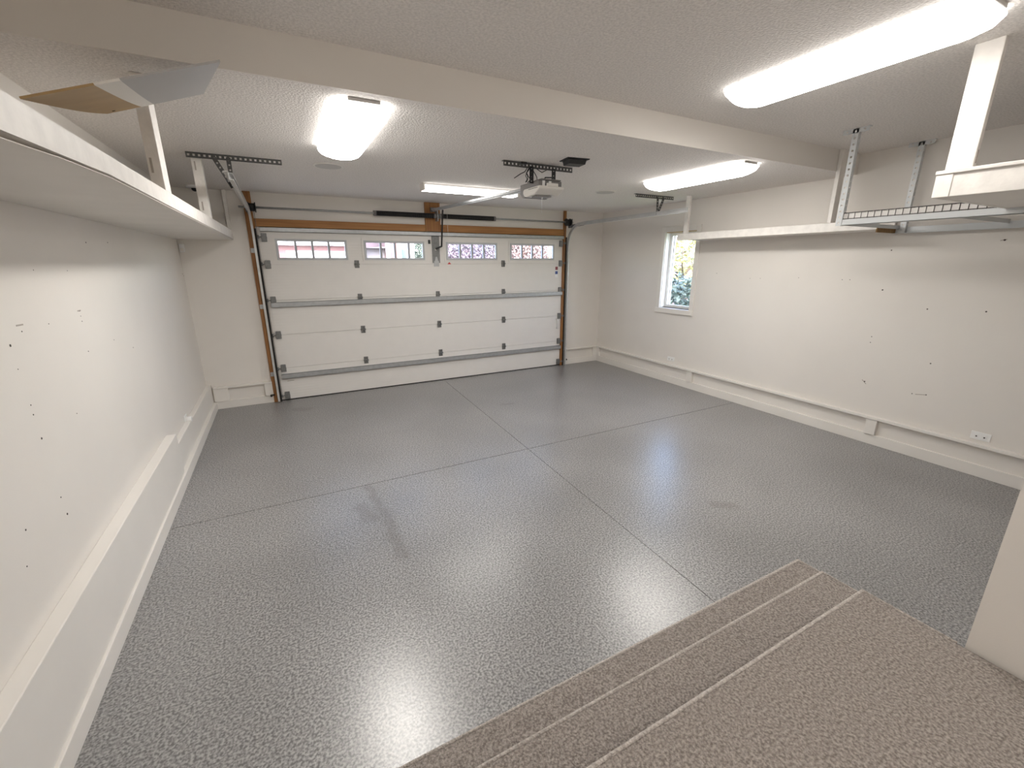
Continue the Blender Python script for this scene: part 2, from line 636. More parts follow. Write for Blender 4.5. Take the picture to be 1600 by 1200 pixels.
marks(wl, 0, XL, [(16, 540, 1.3), (138, 549, .8), (124, 486, .7), (208, 543, .8), (76, 506, .6), (65, 685, 1.1), (95, 777, .8),
                  (105, 803, 1.2), (40, 828, .9), (48, 633, .7), (52, 648, .8), (120, 646, .6), (42, 885, .7), (34, 518, .7),
                  (126, 494, .6), (128, 502, .7), (28, 577, .5), (134, 379, 1.0), (168, 379, .8), (52, 422, .5), (105, 423, .5), (178, 531, .6), (285, 428, 1.4), (287, 431, 1.2)],
      'nail_hole', M['dark'], 0.0048)
marks(wall_right, 0, XR, [(1120, 427, .8), (1172, 435, .6), (1188, 435, .6), (1316, 437, .7), (1328, 437, .7), (1248, 434, .6), (1379, 453, 1.2), (1449, 483, 1.0), (1541, 487, 1.1),
                          (1362, 526, .8), (1360, 535, .8), (1454, 568, 1.0), (1425, 615, .8), (1447, 617, .9), (1351, 596, 1.1), (1393, 391, 1.0), (1570, 375, 1.3)],
      'nail_hole', M['dark'], 0.0065)
for (x0, y0, x1, y1, wl_, val) in ((25, 509, 36, 507, wl, XL), (121, 486, 126, 485, wl, XL), (1430, 616, 1446, 617, wall_right, XR), (1563, 376, 1574, 374, wall_right, XR), (1347, 593, 1353, 600, wall_right, XR)):
    a, b_ = on(x0, y0, 0, val), on(x1, y1, 0, val)
    MB().bar(a, b_, (0, 0, 1), 0.007, 0.0016).build('scuff_mark', M['scuff'], wl_)

# ------------------------------------------------------------------ narrow window
win = empty('window_1', 'narrow white-framed window with leafy view in the side wall', 'window', kind='structure')
cw = 0.075
for (y0, y1, z0, z1) in ((WY0 - cw, WY0, WZ0 - 0.01, WZ1 + cw), (WY1, WY1 + cw, WZ0 - 0.01, WZ1 + cw), (WY0, WY1, WZ1, WZ1 + cw)):
    MB().box(XR - 0.018, XR, y0, y1, z0, z1).build('casing', M['trim'], win, 0.003)
MB().box(XR - 0.03, XR, WY0 - cw, WY1 + cw, WZ0 - 0.085, WZ0 - 0.01).build('apron', M['trim'], win, 0.003)
MB().box(XR - 0.012, XR + 0.09, WY0, WY1, WZ0 - 0.01, WZ0).build('window_sill', M['vinyl'], win, 0.003)
jl = MB()
jl.box(XR, XR + 0.10, WY0, WY0 + 0.012, WZ0, WZ1)
jl.box(XR, XR + 0.10, WY1 - 0.012, WY1, WZ0, WZ1)
jl.build('jamb_liner', M['vinyl'], win)
MB().box(XR, XR + 0.10, WY0 + 0.012, WY1 - 0.012, WZ1 - 0.012, WZ1).build('head_liner', wood('window_head_wood', (0.55, 0.40, 0.24), (0.45, 0.31, 0.17), 1), win)
fr = MB()
f0, f1 = XR + 0.09, XR + 0.13
fw = 0.045
a0, a1, c0, c1 = WY0 + 0.012, WY1 - 0.012, WZ0, WZ1 - 0.012
fr.box(f0, f1, a0, a0 + fw, c0, c1)
fr.box(f0, f1, a1 - fw, a1, c0, c1)
fr.box(f0, f1, a0 + fw, a1 - fw, c0, c0 + fw)
fr.box(f0, f1, a0 + fw, a1 - fw, c1 - fw, c1)
fr.build('window_frame', M['vinyl'], win, 0.004)
sa = MB()
sa.box(f0 + 0.005, f1 - 0.01, a1 - fw - 0.05, a1 - fw - 0.028, c0 + fw, c1 - fw)
sa.build('sash_stile', M['vinyl'], win, 0.003)
MB().box(f0 + 0.018, f0 + 0.024, a0 + fw, a1 - fw, c0 + fw, c1 - fw).build('pane', M['glass'], win)

# ------------------------------------------------------------------ overhead door
door = empty('door_1', 'wide off-white sectional overhead door with a row of small windows', 'garage door', kind='structure')
SEC = 0.485
WINX = [(-2.262, -1.340), (-1.103, -0.186), (0.170, 1.087), (1.333, 2.243)]
WZA, WZB = 1.998, 2.278
sections = []
for i in range(5):
    z0 = i * SEC + 0.0014 + (0.012 if i == 0 else 0)
    z1 = (i + 1) * SEC - 0.0014 if i < 4 else DH - 0.0005
    b = MB()
    X0, X1 = -DO + 0.003, DO - 0.003
    if i < 4:
        b.box(X0, X1, 0.002, 0.045, z0, z1)
        b.box(X0, X1, 0.022, 0.034, z1 - 0.004, z1 + 0.0025)
    else:
        b.box(X0, X1, 0.002, 0.045, z0, WZA)
        b.box(X0, X1, 0.002, 0.045, WZB, z1)
        xs = [X0] + [t for p in WINX for t in p] + [X1]
        for k in range(0, len(xs), 2):
            b.box(xs[k], xs[k + 1], 0.002, 0.045, WZA, WZB)
    sections.append(b.build('section', M['door'], door, 0.004 if i < 4 else 0))
top = sections[4]
for (xa, xb) in WINX:
    # outer raised moulding, inner frame
    b = MB()
    for (q0, q1, r0, r1) in ((xa - 0.03, xb + 0.03, WZA - 0.03, WZA), (xa - 0.03, xb + 0.03, WZB, WZB + 0.03), (xa - 0.03, xa, WZA, WZB), (xb, xb + 0.03, WZA, WZB)):
        b.box(q0, q1, -0.006, 0.002, r0, r1)
    b.build('window_moulding', M['door'], top)
    b = MB()
    t = 0.032
    for (q0, q1, r0, r1) in ((xa, xb, WZA, WZA + t), (xa, xb, WZB - t, WZB), (xa, xa + t, WZA + t, WZB - t), (xb - t, xb, WZA + t, WZB - t)):
        b.box(q0, q1, -0.012, 0.03, r0, r1)
    b.build('window_frame', M['doorframe'], top, 0.003)
    n0, n1 = xa + t, xb - t
    for k in range(4):
        p0 = n0 + (n1 - n0) * k / 4
        p1 = n0 + (n1 - n0) * (k + 1) / 4
        MB().box(p0, p1, 0.012, 0.018, WZA + t, WZB - t).build('pane', M['glass'], top)
        if k:
            MB().box(p0 - 0.015, p0 + 0.015, 0.0, 0.030, WZA + t, WZB - t).build('muntin', M['muntin'], top)
MB().box(-DO, DO, 0.0, 0.05, 0.0, 0.014).build('bottom_seal', M['rubber'], sections[0])
# struts (U-channel)


def strut(sec, z0, z1, depth):
    b = MB()
    b.box(-DW + 0.02, DW - 0.02, -depth, -depth + 0.004, z0, z1)
    b.box(-DW + 0.02, DW - 0.02, -depth, 0.002, z1 - 0.004, z1)
    b.box(-DW + 0.02, DW - 0.02, -depth, 0.002, z0, z0 + 0.004)
    b.build('strut', M['galv'], sec)


strut(sections[2], 1.362, 1.428, 0.045)
strut(sections[0], 0.335, 0.40, 0.045)
strut(top, 2.365, 2.42, 0.05)


def hinge_mesh(edge):
    b = MB()
    b.box(-0.032, 0.032, -0.004, 0.0, 0.012, 0.055)
    b.box(-0.032, 0.032, -0.004, 0.0, -0.055, -0.012)
    b.tube([(-0.036, -0.014, 0), (0.036, -0.014, 0)], 0.011, 8)
    for s_ in (-1, 1):
        b.box(s_ * 0.02 - 0.008, s_ * 0.02 + 0.008, -0.02, -0.004, -0.04, 0.04)
        for t_ in (-1, 1):
            b.disc((s_ * 0.02, -0.004, t_ * 0.047), (0, -1, 0), 0.006, 0.006, 6)
    if edge:
        b.box(-0.034, 0.034, -0.028, -0.02, -0.05, 0.05)
        b.tube([(edge * 0.03, -0.034, 0.005), (edge * 0.075, -0.034, 0.005)], 0.006, 8)
        b.tube([(edge * 0.058, -0.034, 0.005), (edge * 0.078, -0.034, 0.005)], 0.021, 10)
    return b


proto = {}
for e_ in (0, -1, 1):
    o = hinge_mesh(e_).build('hinge', M['galvdark'], None)
    proto[e_] = o.data
    bpy.data.objects.remove(o)


def place(data, name, parent, loc):
    o = bpy.data.objects.new(name, data)
    col.objects.link(o)
    o.parent = parent
    o.location = loc
    return o


for i in range(1, 5):
    for X in (-1.225, 0.0, 1.2):
        if i == 4 and X == 0.0:
            continue
        place(proto[0], 'hinge', sections[i - 1], (X, 0.0, i * SEC))
    place(proto[-1], 'hinge', sections[i - 1], (-2.385, 0.0, i * SEC))
    place(proto[1], 'hinge', sections[i - 1], (2.385, 0.0, i * SEC))
for s_ in (-1, 1):
    place(proto[s_], 'roller_bracket', top, (s_ * 2.385, 0.0, 2.29))
    place(proto[s_], 'roller_bracket', sections[0], (s_ * 2.385, 0.0, 0.075))
# stickers, lift handle, lock on the door skin
ps = on(869.5, 424, 1, 0.0)
b = MB().box(ps.x - 0.03, ps.x + 0.03, 0.0005, 0.002, ps.z - 0.11, ps.z + 0.09, 0)
b.box(ps.x - 0.028, ps.x + 0.028, -0.0005, 0.0005, ps.z + 0.025, ps.z + 0.085, 1)
b.box(ps.x - 0.028, ps.x + 0.028, -0.0005, 0.0005, ps.z - 0.05, ps.z + 0.005, 2)
b.build('warning_sticker', [M['white'], mat('sticker_red', (0.25, 0.06, 0.07), 0.5), M['blue']], sections[3])['label'] = 'small white sticker with red and blue blocks'
ph = on(871, 506, 1, -0.03)
MB().tube([(ph.x, 0.0, ph.z - 0.09), (ph.x, -0.04, ph.z - 0.07), (ph.x, -0.045, ph.z), (ph.x, -0.04, ph.z + 0.07), (ph.x, 0.0, ph.z + 0.09)], 0.009, 8).build('lift_handle', M['white'], sections[1])
pl = on(670.5, 378, 1, 0)
MB().box(pl.x - 0.018, pl.x + 0.018, -0.012, 0.002, pl.z - 0.03, pl.z + 0.03).build('lock_cylinder', M['black'], top, 0.004)
MB().perf((-0.0, -0.003, 1.955), (-0.0, -0.003, 2.365), (1, 0, 0), 0.125, 0.006, 0.5, 0.03).build('arm_mounting_plate', M['galvdark'], top)
b = MB().box(-0.04, 0.04, -0.012, -0.004, 1.90, 1.985)
b.prism([(-0.035, -0.012, 1.95), (0.035, -0.012, 1.95), (0.012, -0.012, 2.05), (-0.012, -0.012, 2.05)], (0, -0.004, 0))
b.build('plate_foot', M['galv'], top)
MB().box(-2.36, -2.27, -0.003, 0.002, 0.285, 0.292).build('scuff_mark', M['scuff'], sections[0])

# ------------------------------------------------------------------ bare timber jambs, header and spring pad
tl = MB().box(-2.565, -2.47, -0.038, 0, 0, ZC).build('trim_1', M['woodz'], None, 0.003)
tag(tl, 'brown bare timber jamb beside the door, towards the long shelf', 'door jamb', kind='structure')
tr = MB().box(2.425, 2.475, -0.038, 0, 0, ZC).build('trim_2', M['woodz'], None, 0.003)
tag(tr, 'brown bare timber jamb beside the door, towards the narrow window', 'door jamb', kind='structure')
th = empty('trim_3', 'brown bare timber header rail above the overhead door', 'header', kind='structure')
MB().box(-2.47, -0.16, -0.036, 0, 2.425, 2.525).build('header_board', M['woodx'], th, 0.003)
MB().box(0.09, 2.425, -0.036, 0, 2.425, 2.535).build('header_board', M['woodx'], th, 0.003)
tp = MB().box(-0.155, 0.085, -0.038, 0, 2.43, ZC).build('trim_4', M['woodz'], None, 0.003)
tag(tp, 'short wide bare timber pad behind the middle of the springs', 'spring pad', kind='structure')

# ------------------------------------------------------------------ torsion shaft
ts = empty('torsion_shaft', 'steel torsion shaft with two black springs above the overhead door', 'torsion shaft')
TY, TZ = -0.12, 2.652
MB().tube([(-2.62, TY, TZ), (2.56, TY, TZ)], 0.014, 12).build('shaft_tube', M['galv'], ts)
for (xa, xb) in ((-0.93, -0.03), (0.05, 0.985)):
    n = 260
    hp = []
    turns = 64
    segs = turns * 10
    R = 0.031
    b = MB()
    b.tube([(xa, TY, TZ), (xb, TY, TZ)], 0.027, 16)
    hp = [(xa + (xb - xa) * k / segs, TY + R * math.cos(2 * math.pi * k * turns / segs), TZ + R * math.sin(2 * math.pi * k * turns / segs)) for k in range(segs + 1)]
    b.tube(hp, 0.0065, 5)
    sp = b.build('torsion_spring', M['black'], ts)
    for xe in (xa, xb):
        MB().disc((xe - 0.02, TY, TZ), (1, 0, 0), 0.036, 0.04, 14).build('spring_cone', M['greyp'], sp)
for s_, x in ((-1, -2.47), (1, 2.45)):
    b = MB()
    b.disc((x - 0.045, TY, TZ), (1, 0, 0), 0.062, 0.012, 18)
    b.disc((x - 0.033, TY, TZ), (1, 0, 0), 0.05, 0.066, 18)
    b.disc((x + 0.033, TY, TZ), (1, 0, 0), 0.062, 0.012, 18)
    b.build('cable_drum', M['black'], ts)
    b = MB()
    xx = x - s_ * -0.07
    b.box(xx - 0.003, xx + 0.003, -0.16, -0.036, TZ - 0.055, TZ + 0.055)
    b.box(min(xx, xx - s_ * 0.05), max(xx, xx - s_ * 0.05), -0.042, -0.038, TZ - 0.055, TZ + 0.055)
    b.build('bearing_plate', M['galvdark'], ts)
MB().box(0.004, 0.016, -0.155, -0.038, TZ - 0.075, TZ + 0.075).build('centre_bracket', M['galv'], ts)
# lift cables
for x in (-2.455, 2.435):
    MB().tube([(x, TY + 0.07, TZ), (x, -0.045, 2.3), (x, -0.03, 0.08)], 0.0025, 5).build('lift_cable', M['greyp'], ts)

# ------------------------------------------------------------------ door tracks


def track(side, label):
    e = empty('door_track', label, 'door track')
    xw = side * 2.515          # web
    xi = side * 2.489          # inner lips
    yv = -0.075                # centre line of the vertical run
    zh = 2.605                 # centre line of the horizontal run
    R = 0.34
    yend = -2.72
    path = [((yv, 0.02), (0, 1)), ((yv, zh - R), (0, 1))]
    for k in range(1, 11):
        a = math.pi / 2 * k / 10
        path.append(((yv - R + R * math.cos(a), zh - R + R * math.sin(a)), (-math.sin(a), math.cos(a))))
    path.append(((yend, zh), (-1, 0)))

    def sweep(pts, prof):
        rs = []
        for (c, t) in pts:
            n = (t[1], -t[0])
            rs.append([V((px, c[0] + n[0] * pn, c[1] + n[1] * pn)) for (px, pn) in prof])
        if side < 0:
            rs = [r[::-1] for r in rs]
        return rs
    h, th_ = 0.026, 0.003
    prof = [(xw, -h), (xw, h), (xi, h), (xi, h - 0.010), (xi + side * th_, h - 0.010), (xi + side * th_, h - th_), (xw - side * th_, h - th_),
            (xw - side * th_, -h + th_), (xi + side * th_, -h + th_), (xi + side * th_, -h + 0.010), (xi, -h + 0.010), (xi, -h)]
    MB().rings(sweep(path[:2], prof), smooth=False).build('vertical_track', M['trackmetal'], e)
    MB().rings(sweep(path[1:12], prof), smooth=False).build('curved_track', M['trackmetal'], e)
    MB().rings(sweep(path[11:], prof), smooth=False).build('horizontal_track', M['trackmetal'], e)
    # reinforcing angle on the horizontal run
    yr = -0.45
    b = MB().bar((xw + side * 0.004, yr, zh + 0.005), (xw + side * 0.004, yend, zh + 0.005), (0, 0, 1), 0.06, 0.003)
    b.bar((xw + side * 0.02, yr, zh + 0.035), (xw + side * 0.02, yend, zh + 0.035), (1, 0, 0), 0.035, 0.003)
    b.build('reinforcing_angle', M['trackmetal'], e)
    MB().bar((xw + side * 0.008, -0.03, zh - 0.02), (xw + side * 0.008, -0.5, zh - 0.005), (0, 0, 1), 0.05, 0.003).build('flag_bracket', M['galvdark'], e)
    for z in (0.42, 1.38, 2.12):
        b = MB().box(min(xw, xw + side * 0.003), max(xw, xw + side * 0.003), -0.07, -0.038, z - 0.03, z + 0.03)
        b.box(min(xw, xw + side * 0.045), max(xw, xw + side * 0.045), -0.041, -0.038, z - 0.03, z + 0.03)
        b.build('jamb_bracket', M['galv'], e)
    # weather seal strip between track and door edge
    MB().box(side * 2.462, side * 2.487, -0.05, -0.038, 0.0, 2.40).build('seal_strip', M['rubber'], e)
    # perforated angle on the ceiling and the two hangers
    if side < 0:
        xa, xb, ya = -2.83, -2.12, -2.19
    else:
        xa, xb, ya = 2.14, 2.85, -2.15
    b = MB().perf((xa, ya, ZC - 0.022), (xb, ya, ZC - 0.022), (0, 0, 1), 0.044, 0.004, 0.036, 0.017)
    b.perf((xa, ya + 0.02, ZC - 0.002), (xb, ya + 0.02, ZC - 0.002), (0, 1, 0), 0.036, 0.004, 0.036, 0.017)
    b.build('ceiling_angle', M['angle'], e)
    foot = V((xw + side * 0.012, ya - 0.03, zh + 0.0))
    x1, x2 = (-2.64, -2.53) if side < 0 else (2.54, 2.66)
    for hx, hb in ((x1, -0.09 if side < 0 else 0.0), (x2, 0.0)):
        b = MB().perf((hx, ya - 0.006, ZC - 0.02), (foot.x, foot.y + hb * 0, foot.z - 0.015), (1, 0, 0), 0.034, 0.004, 0.036, 0.014)
        b.build('hanger_strap', M['angle'], e)
    return e


track(-1, 'galvanized door track with ceiling hanger on the jamb towards the long shelf')
track(1, 'galvanized door track with ceiling hanger on the jamb towards the narrow window')

# ------------------------------------------------------------------ overhead door opener
op = empty('garage_door_opener', 'grey and white ceiling-hung overhead door opener with steel rail', 'door opener')
hx0, hx1 = -0.03, 0.23
hyf, hyb = -3.24, -2.86
hz0, hz1 = 2.572, 2.697
hsc = (hz1 - hz0) / 0.18
cx = (hx0 + hx1) / 2
# rail (T section)
ra, rb = V((-0.045, -0.06, 2.745)), V((0.075, -2.98, 2.672))
b = MB().bar(ra, rb, (1, 0, 0), 0.05, 0.022)
b.bar(ra + V((0, 0, -0.014)), rb + V((0, 0, -0.014)), (1, 0, 0), 0.02, 0.02)
b.build('rail', M['galv'], op)
MB().box(-0.075, 0.0, -0.09, -0.038, 2.715, 2.775).build('header_bracket', M['galvdark'], op)
# chassis
b = MB().prism([(hx0, hyf + 0.03, hz1 - 0.075 * hsc), (hx0, hyf + 0.03, hz1), (hx0, hyb, hz1), (hx0, hyb, hz0 + 0.06 * hsc), (hx0, hyb - 0.05, hz0 + 0.0 * hsc), (hx0, hyb - 0.10, hz0 + 0.0 * hsc), (hx0, hyb - 0.10, hz1 - 0.075 * hsc)], (hx1 - hx0, 0, 0))
b.box(hx0 + 0.02, hx1 - 0.02, hyf + 0.01, hyf + 0.2, hz1, hz1 + 0.012)
ch = b.build('chassis', M['greyp'], op, 0.006)
# white cover: rounded at the back, bevelled below
prof = []
for (yy, zz) in ((hyf, hz1 - 0.07 * hsc), (hyf, hz0 + 0.075 * hsc), (hyf + 0.09, hz0 + 0.015 * hsc), (hyb - 0.13, hz0 + 0.0 * hsc), (hyb - 0.09, hz0 + 0.012 * hsc), (hyb - 0.065, hz0 + 0.05 * hsc), (hyb - 0.065, hz1 - 0.09 * hsc), (hyb - 0.09, hz1 - 0.07 * hsc)):
    prof.append((hx0 - 0.008, yy, zz))
MB().prism(prof, (hx1 - hx0 + 0.016, 0, 0)).build('cover', M['cream'], op, 0.018)
MB().box(cx - 0.05, cx + 0.07, hyf - 0.004, hyf + 0.02, hz1 - 0.075 * hsc, hz1 - 0.035 * hsc).build('cover_latch', M['cream'], op, 0.004)
MB().prism([(cx - 0.1, hyf + 0.20, hz0 + 0.006 * hsc), (cx + 0.06, hyf + 0.20, hz0 + 0.006 * hsc), (cx + 0.06, hyf + 0.10, hz0 + 0.008 * hsc), (cx - 0.1, hyf + 0.13, hz0 + 0.008 * hsc)], (0, 0, -0.012)).build('lower_grille', M['greyp'], op)
MB().box(hx0 - 0.010, hx0 - 0.004, hyf + 0.03, hyf + 0.20, hz0 + 0.085 * hsc, hz0 + 0.09 * hsc).build('cover_seam', M['black'], op)
for x in (hx0 + 0.055, hx0 + 0.125):
    MB().box(x - 0.012, x + 0.012, hyf + 0.02, hyf + 0.032, hz1 - 0.07 * hsc, hz1 - 0.005 * hsc).build('terminal_block', M['white'], op)
# ceiling bracket and hangers
by = -3.11
b = MB().perf((-0.34, by, ZC - 0.024), (0.415, by, ZC - 0.024), (0, 0, 1), 0.046, 0.005, 0.036, 0.017)
b.perf((-0.34, by + 0.022, ZC - 0.002), (0.415, by + 0.022, ZC - 0.002), (0, 1, 0), 0.04, 0.004, 0.036, 0.017)
b.build('ceiling_angle', M['angle'], op)
for x in (hx0 + 0.01 - 0.03, hx1 - 0.035):
    MB().perf((x, by - 0.008, ZC - 0.03), (x, by - 0.008, hz1 + (0.0 if x > 0.05 else -0.02)), (1, 0, 0), 0.042, 0.005, 0.036, 0.010).build('hanger_strap', M['black'], op)
# cables tangled at one hanger
rnd = random.Random(4)
b = MB()
for k in range(5):
    p = [V((-0.065 + rnd.uniform(-.02, .02), by - 0.02, ZC - 0.04))]
    for j in range(5):
        p.append(p[-1] + V((rnd.uniform(-.03, .03), rnd.uniform(-.015, .01), -0.027)))
    b.tube(p, 0.004, 5)
b.tube([(-0.10, by - 0.01, ZC - 0.05), (-0.13, by - 0.02, ZC - 0.085), (-0.16, by, ZC - 0.10), (-0.22, by + 0.02, ZC - 0.14)], 0.004, 5)
b.tube([(0.0, by - 0.01, ZC - 0.045), (0.06, by - 0.015, ZC - 0.075), (0.12, by - 0.01, ZC - 0.045)], 0.004, 5)
b.tube([(cx - 0.06, hyf + 0.05, hz1), (cx - 0.05, hyf + 0.04, hz1 + 0.025), (cx + 0.02, hyf + 0.04, hz1 + 0.03), (cx + 0.06, hyf + 0.05, hz1 + 0.005)], 0.006, 6)
b.build('cable_bundle', M['black'], op)
MB().box(-0.165, -0.105, by - 0.02, by + 0.05, ZC - 0.02, ZC - 0.0005).build('cable_junction', M['black'], op, 0.004)
# pull cord with white bead
MB().tube([(cx - 0.02, hyf + 0.14, hz0 + 0.0), (cx - 0.02, hyf + 0.14, hz0 - 0.15)], 0.0018, 5).build('pull_cord', M['white'], op)
MB().tube([(cx - 0.02, hyf + 0.14, hz0 - 0.003), (cx - 0.02, hyf + 0.14, hz0 - 0.018)], 0.008, 8).build('cord_bead', M['white'], op)
# arm to the door and emergency release
b = MB().bar((0.04, -0.30, 2.725), (0.045, -0.16, 2.20), (1, 0, 0), 0.016, 0.03)
b.bar((0.045, -0.16, 2.205), (0.0, -0.02, 2.17), (0, 0, 1), 0.02, 0.02)
b.build('door_arm', M['black'], op)
MB().tube([(0.10, -0.32, 2.72), (0.105, -0.32, 1.96)], 0.002, 5).build('release_cord', M['cream'], op)
MB().prism([(0.075, -0.322, 1.935), (0.135, -0.322, 1.935), (0.105, -0.322, 1.965)], (0, 0.012, 0)).build('release_handle', M['red'], op)

# black receiver box on the ceiling
p0, p1 = on(876, 252, 2, ZC), on(911, 247, 2, ZC)
bx = empty('ceiling_receiver', 'flat black flanged box on the ceiling beside the opener bracket', 'receiver')
c = V((0.235, -3.40, ZC))
a = math.radians(-8)
ax, ay = V((math.cos(a), math.sin(a), 0)), V((-math.sin(a), math.cos(a), 0))
MB().obox(c + V((0, 0, -0.004)), ax * 0.11, ay * 0.085, V((0, 0, 0.004))).build('flange', M['black'], bx, 0.002)
b = MB()
b.rings([[c + ax * (sx * rx) + ay * (sy * ry) + V((0, 0, z)) for sx, sy in ((-1, -1), (-1, 1), (1, 1), (1, -1))] for rx, ry, z in ((0.088, 0.068, -0.008), (0.08, 0.06, -0.045))], smooth=False)
b.build('housing', M['black'], bx, 0.003)

# ------------------------------------------------------------------ ceiling speakers and camera


def ceiling_disc(x, y, label):
    e = empty('ceiling_speaker', label, 'speaker', 'round speakers set in the low ceiling')
    MB().disc((x, y, ZC), (0, 0, -1), 0.135, 0.006, 32, r2=0.132).build('speaker_rim', M['trim'], e)
    MB().disc((x, y, ZC - 0.006), (0, 0, -1), 0.118, 0.003, 32).build('speaker_grille', mat('speaker_mesh', (0.6, 0.58, 0.56), 0.7, var=0.15, vscale=200), e)


s1 = on(513, 259, 2, ZC)
ceiling_disc(s1.x, s1.y, 'flat round off-white ceiling speaker by the lamp over the stained floor')
s2 = on(946, 300, 2, ZC)
ceiling_disc(s2.x, s2.y, 'flat round off-white ceiling speaker nearest the narrow window')
p = on(303, 290, 2, ZC)
dc = empty('dome_camera', 'small white dome camera on the ceiling above the long shelf', 'camera')
MB().disc((p.x, p.y, ZC), (0, 0, -1), 0.09, 0.03, 24, r2=0.08).build('dome_base', M['white'], dc)
b = MB()
rs = []
for k in range(6):
    t = k / 5 * math.pi / 2 * 0.97
    rs.append([V((p.x + 0.034 * math.cos(t) * math.cos(q * math.pi / 8), p.y + 0.034 * math.cos(t) * math.sin(q * math.pi / 8), ZC - 0.03 - 0.036 * math.sin(t))) for q in range(16)])
b.rings([r[::-1] for r in rs])
b.build('dome', M['black'], dc)
# sensor on the back wall
sn = empty('motion_sensor', 'small white motion sensor on the wall under the shelf corner', 'sensor')
q0, q1 = on(281, 380, 1, -0.02), on(289, 394, 1, -0.02)
xs0 = XL + 0.012
MB().box(xs0, xs0 + 0.055, -0.035, 0, q1.z, q0.z - 0.005).build('sensor_body', M['white'], sn, 0.008)
MB().box(xs0 + 0.008, xs0 + 0.047, -0.040, -0.034, q1.z + 0.012, q1.z + 0.05).build('sensor_lens', M['trim'], sn, 0.003)

# ------------------------------------------------------------------ lamps


def wrap_lamp(cx, y0, y1, z, label, lens='lens'):
    """wraparound lamp: metal spine and a rounded diffuser with sloped ends"""
    e = empty('ceiling_lamp', label, 'ceiling lamp', 'four-foot wraparound ceiling lamps')
    MB().box(cx - 0.09, cx + 0.09, y0, y1, z - 0.018, z).build('lamp_base', M['lampmetal'], e, 0.003)
    W, D = 0.165, 0.085

    def ring(y, s, d, zt):
        pts = []
        for k in range(15):
            t = math.pi * k / 14
            pts.append(V((cx - W * s * math.cos(t), y, zt - d * math.sin(t) ** 0.8)))
        return pts
    rs = [ring(y1 - 0.006, 0.56, 0.01, z - 0.016), ring(y1 - 0.012, 0.86, 0.035, z - 0.018), ring(y1 - 0.045, 0.98, 0.068, z - 0.02), ring(y1 - 0.11, 1.0, D, z - 0.02), ring(y1 - 0.14, 1.0, D + 0.002, z - 0.02)]
    rs2 = [ring(y0 + (y1 - r[0].y), 1, 1, z) for r in rs]
    for r, r2 in zip(rs, rs2):
        for a_, b_2 in zip(r, r2):
            b_2.x, b_2.z = a_.x, a_.z
    allr = [r[::-1] for r in rs] + [r[::-1] for r in rs2[::-1]]
    light_up(MB().rings([r[::-1] for r in allr]).build('diffuser', M[lens], e))
    return e


wrap_lamp(-1.715, -4.10, -2.86, ZC, 'long rounded glowing ceiling lamp over the stained floor')
wrap_lamp(1.735, -4.09, -2.85, ZC, 'long rounded glowing ceiling lamp along the narrow window side', 'lens_b')
wrap_lamp(0.64, -5.95, -4.70, Z2, 'long rounded glowing ceiling lamp on the higher ceiling', 'lens_c')
el = empty('ceiling_lamp', 'round glowing ceiling lamp added unseen over the entry landing', 'ceiling lamp')  # unseen lamp added to brighten the entry wall, landing and nearby boards
MB().disc((-1.55, -7.6, Z2), (0, 0, -1), 0.2, 0.03, 32).build('lamp_base', M['lampmetal'], el)
eb = MB()
eb.rings([[V((-1.55 + rr_ * math.cos(q * math.pi / 12), -7.6 - rr_ * math.sin(q * math.pi / 12), Z2 - zz_)) for q in range(24)] for rr_, zz_ in ((0.19, 0.03), (0.185, 0.06), (0.15, 0.09), (0.08, 0.107), (0.02, 0.11))])
light_up(eb.build('diffuser', M['lensadded'], el))
e = empty('strip_lamp', 'square-section glowing strip lamp across the ceiling before the door', 'ceiling lamp')
LX0, LX1, LY = -0.66, 0.60, -1.60
MB().box(LX0 + 0.01, LX1 - 0.01, LY - 0.06, LY + 0.06, ZC - 0.02, ZC).build('lamp_base', M['lampmetal'], e)
light_up(MB().box(LX0 + 0.02, LX1 - 0.02, LY - 0.075, LY + 0.075, ZC - 0.075, ZC - 0.02).build('diffuser', M['lenstube'], e))
for x in (LX0, LX1 - 0.02):
    MB().box(x, x + 0.02, LY - 0.078, LY + 0.078, ZC - 0.078, ZC - 0.0).build('end_cap', M['trim'], e, 0.004)

# ------------------------------------------------------------------ long shelf on the side wall
sh = empty('long_wall_shelf', 'deep off-white painted shelf running the whole side wall', 'shelf')
SX = -2.735
SZ0 = 2.238
ye, y0 = -7.6, -0.001


def ztop(y):
    return 2.366 + 0.0105 * y


def zbot(y):
    return 2.256 + 0.002 * y - 0.03 * max(0.0, min(1.0, (-4.9 - y) / 0.8))


def sag(y):
    return 0.006 + 0.009 * max(0.0, min(1.0, (-5.35 - y) / 0.25))


YSH = (y0, -1, -2, -3, -4, -4.6, -4.9, -5.1, -5.3, -5.5, -5.7, -6.2, ye)


b = MB()
b.rings([[V((SX, y, zbot(y) + 0.003)), V((SX - 0.038, y, zbot(y) + 0.003)), V((SX - 0.038, y, ztop(y))), V((SX, y, ztop(y)))] for y in YSH], smooth=False)
b.build('front_board', M['board'], sh)
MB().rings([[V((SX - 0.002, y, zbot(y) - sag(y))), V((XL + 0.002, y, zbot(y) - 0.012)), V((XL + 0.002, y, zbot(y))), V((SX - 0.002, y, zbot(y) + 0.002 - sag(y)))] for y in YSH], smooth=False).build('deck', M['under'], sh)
MB().box(XL + 0.002, XL + 0.04, ye, y0, SZ0 + 0.016, SZ0 + 0.10).build('ledger', M['board'], sh)


def post(parent, x0, x1, y0_, y1_, z0, z1, m='board'):
    return MB().box(x0, x1, y0_, y1_, z0, z1).build('post', M[m], parent, 0.003)


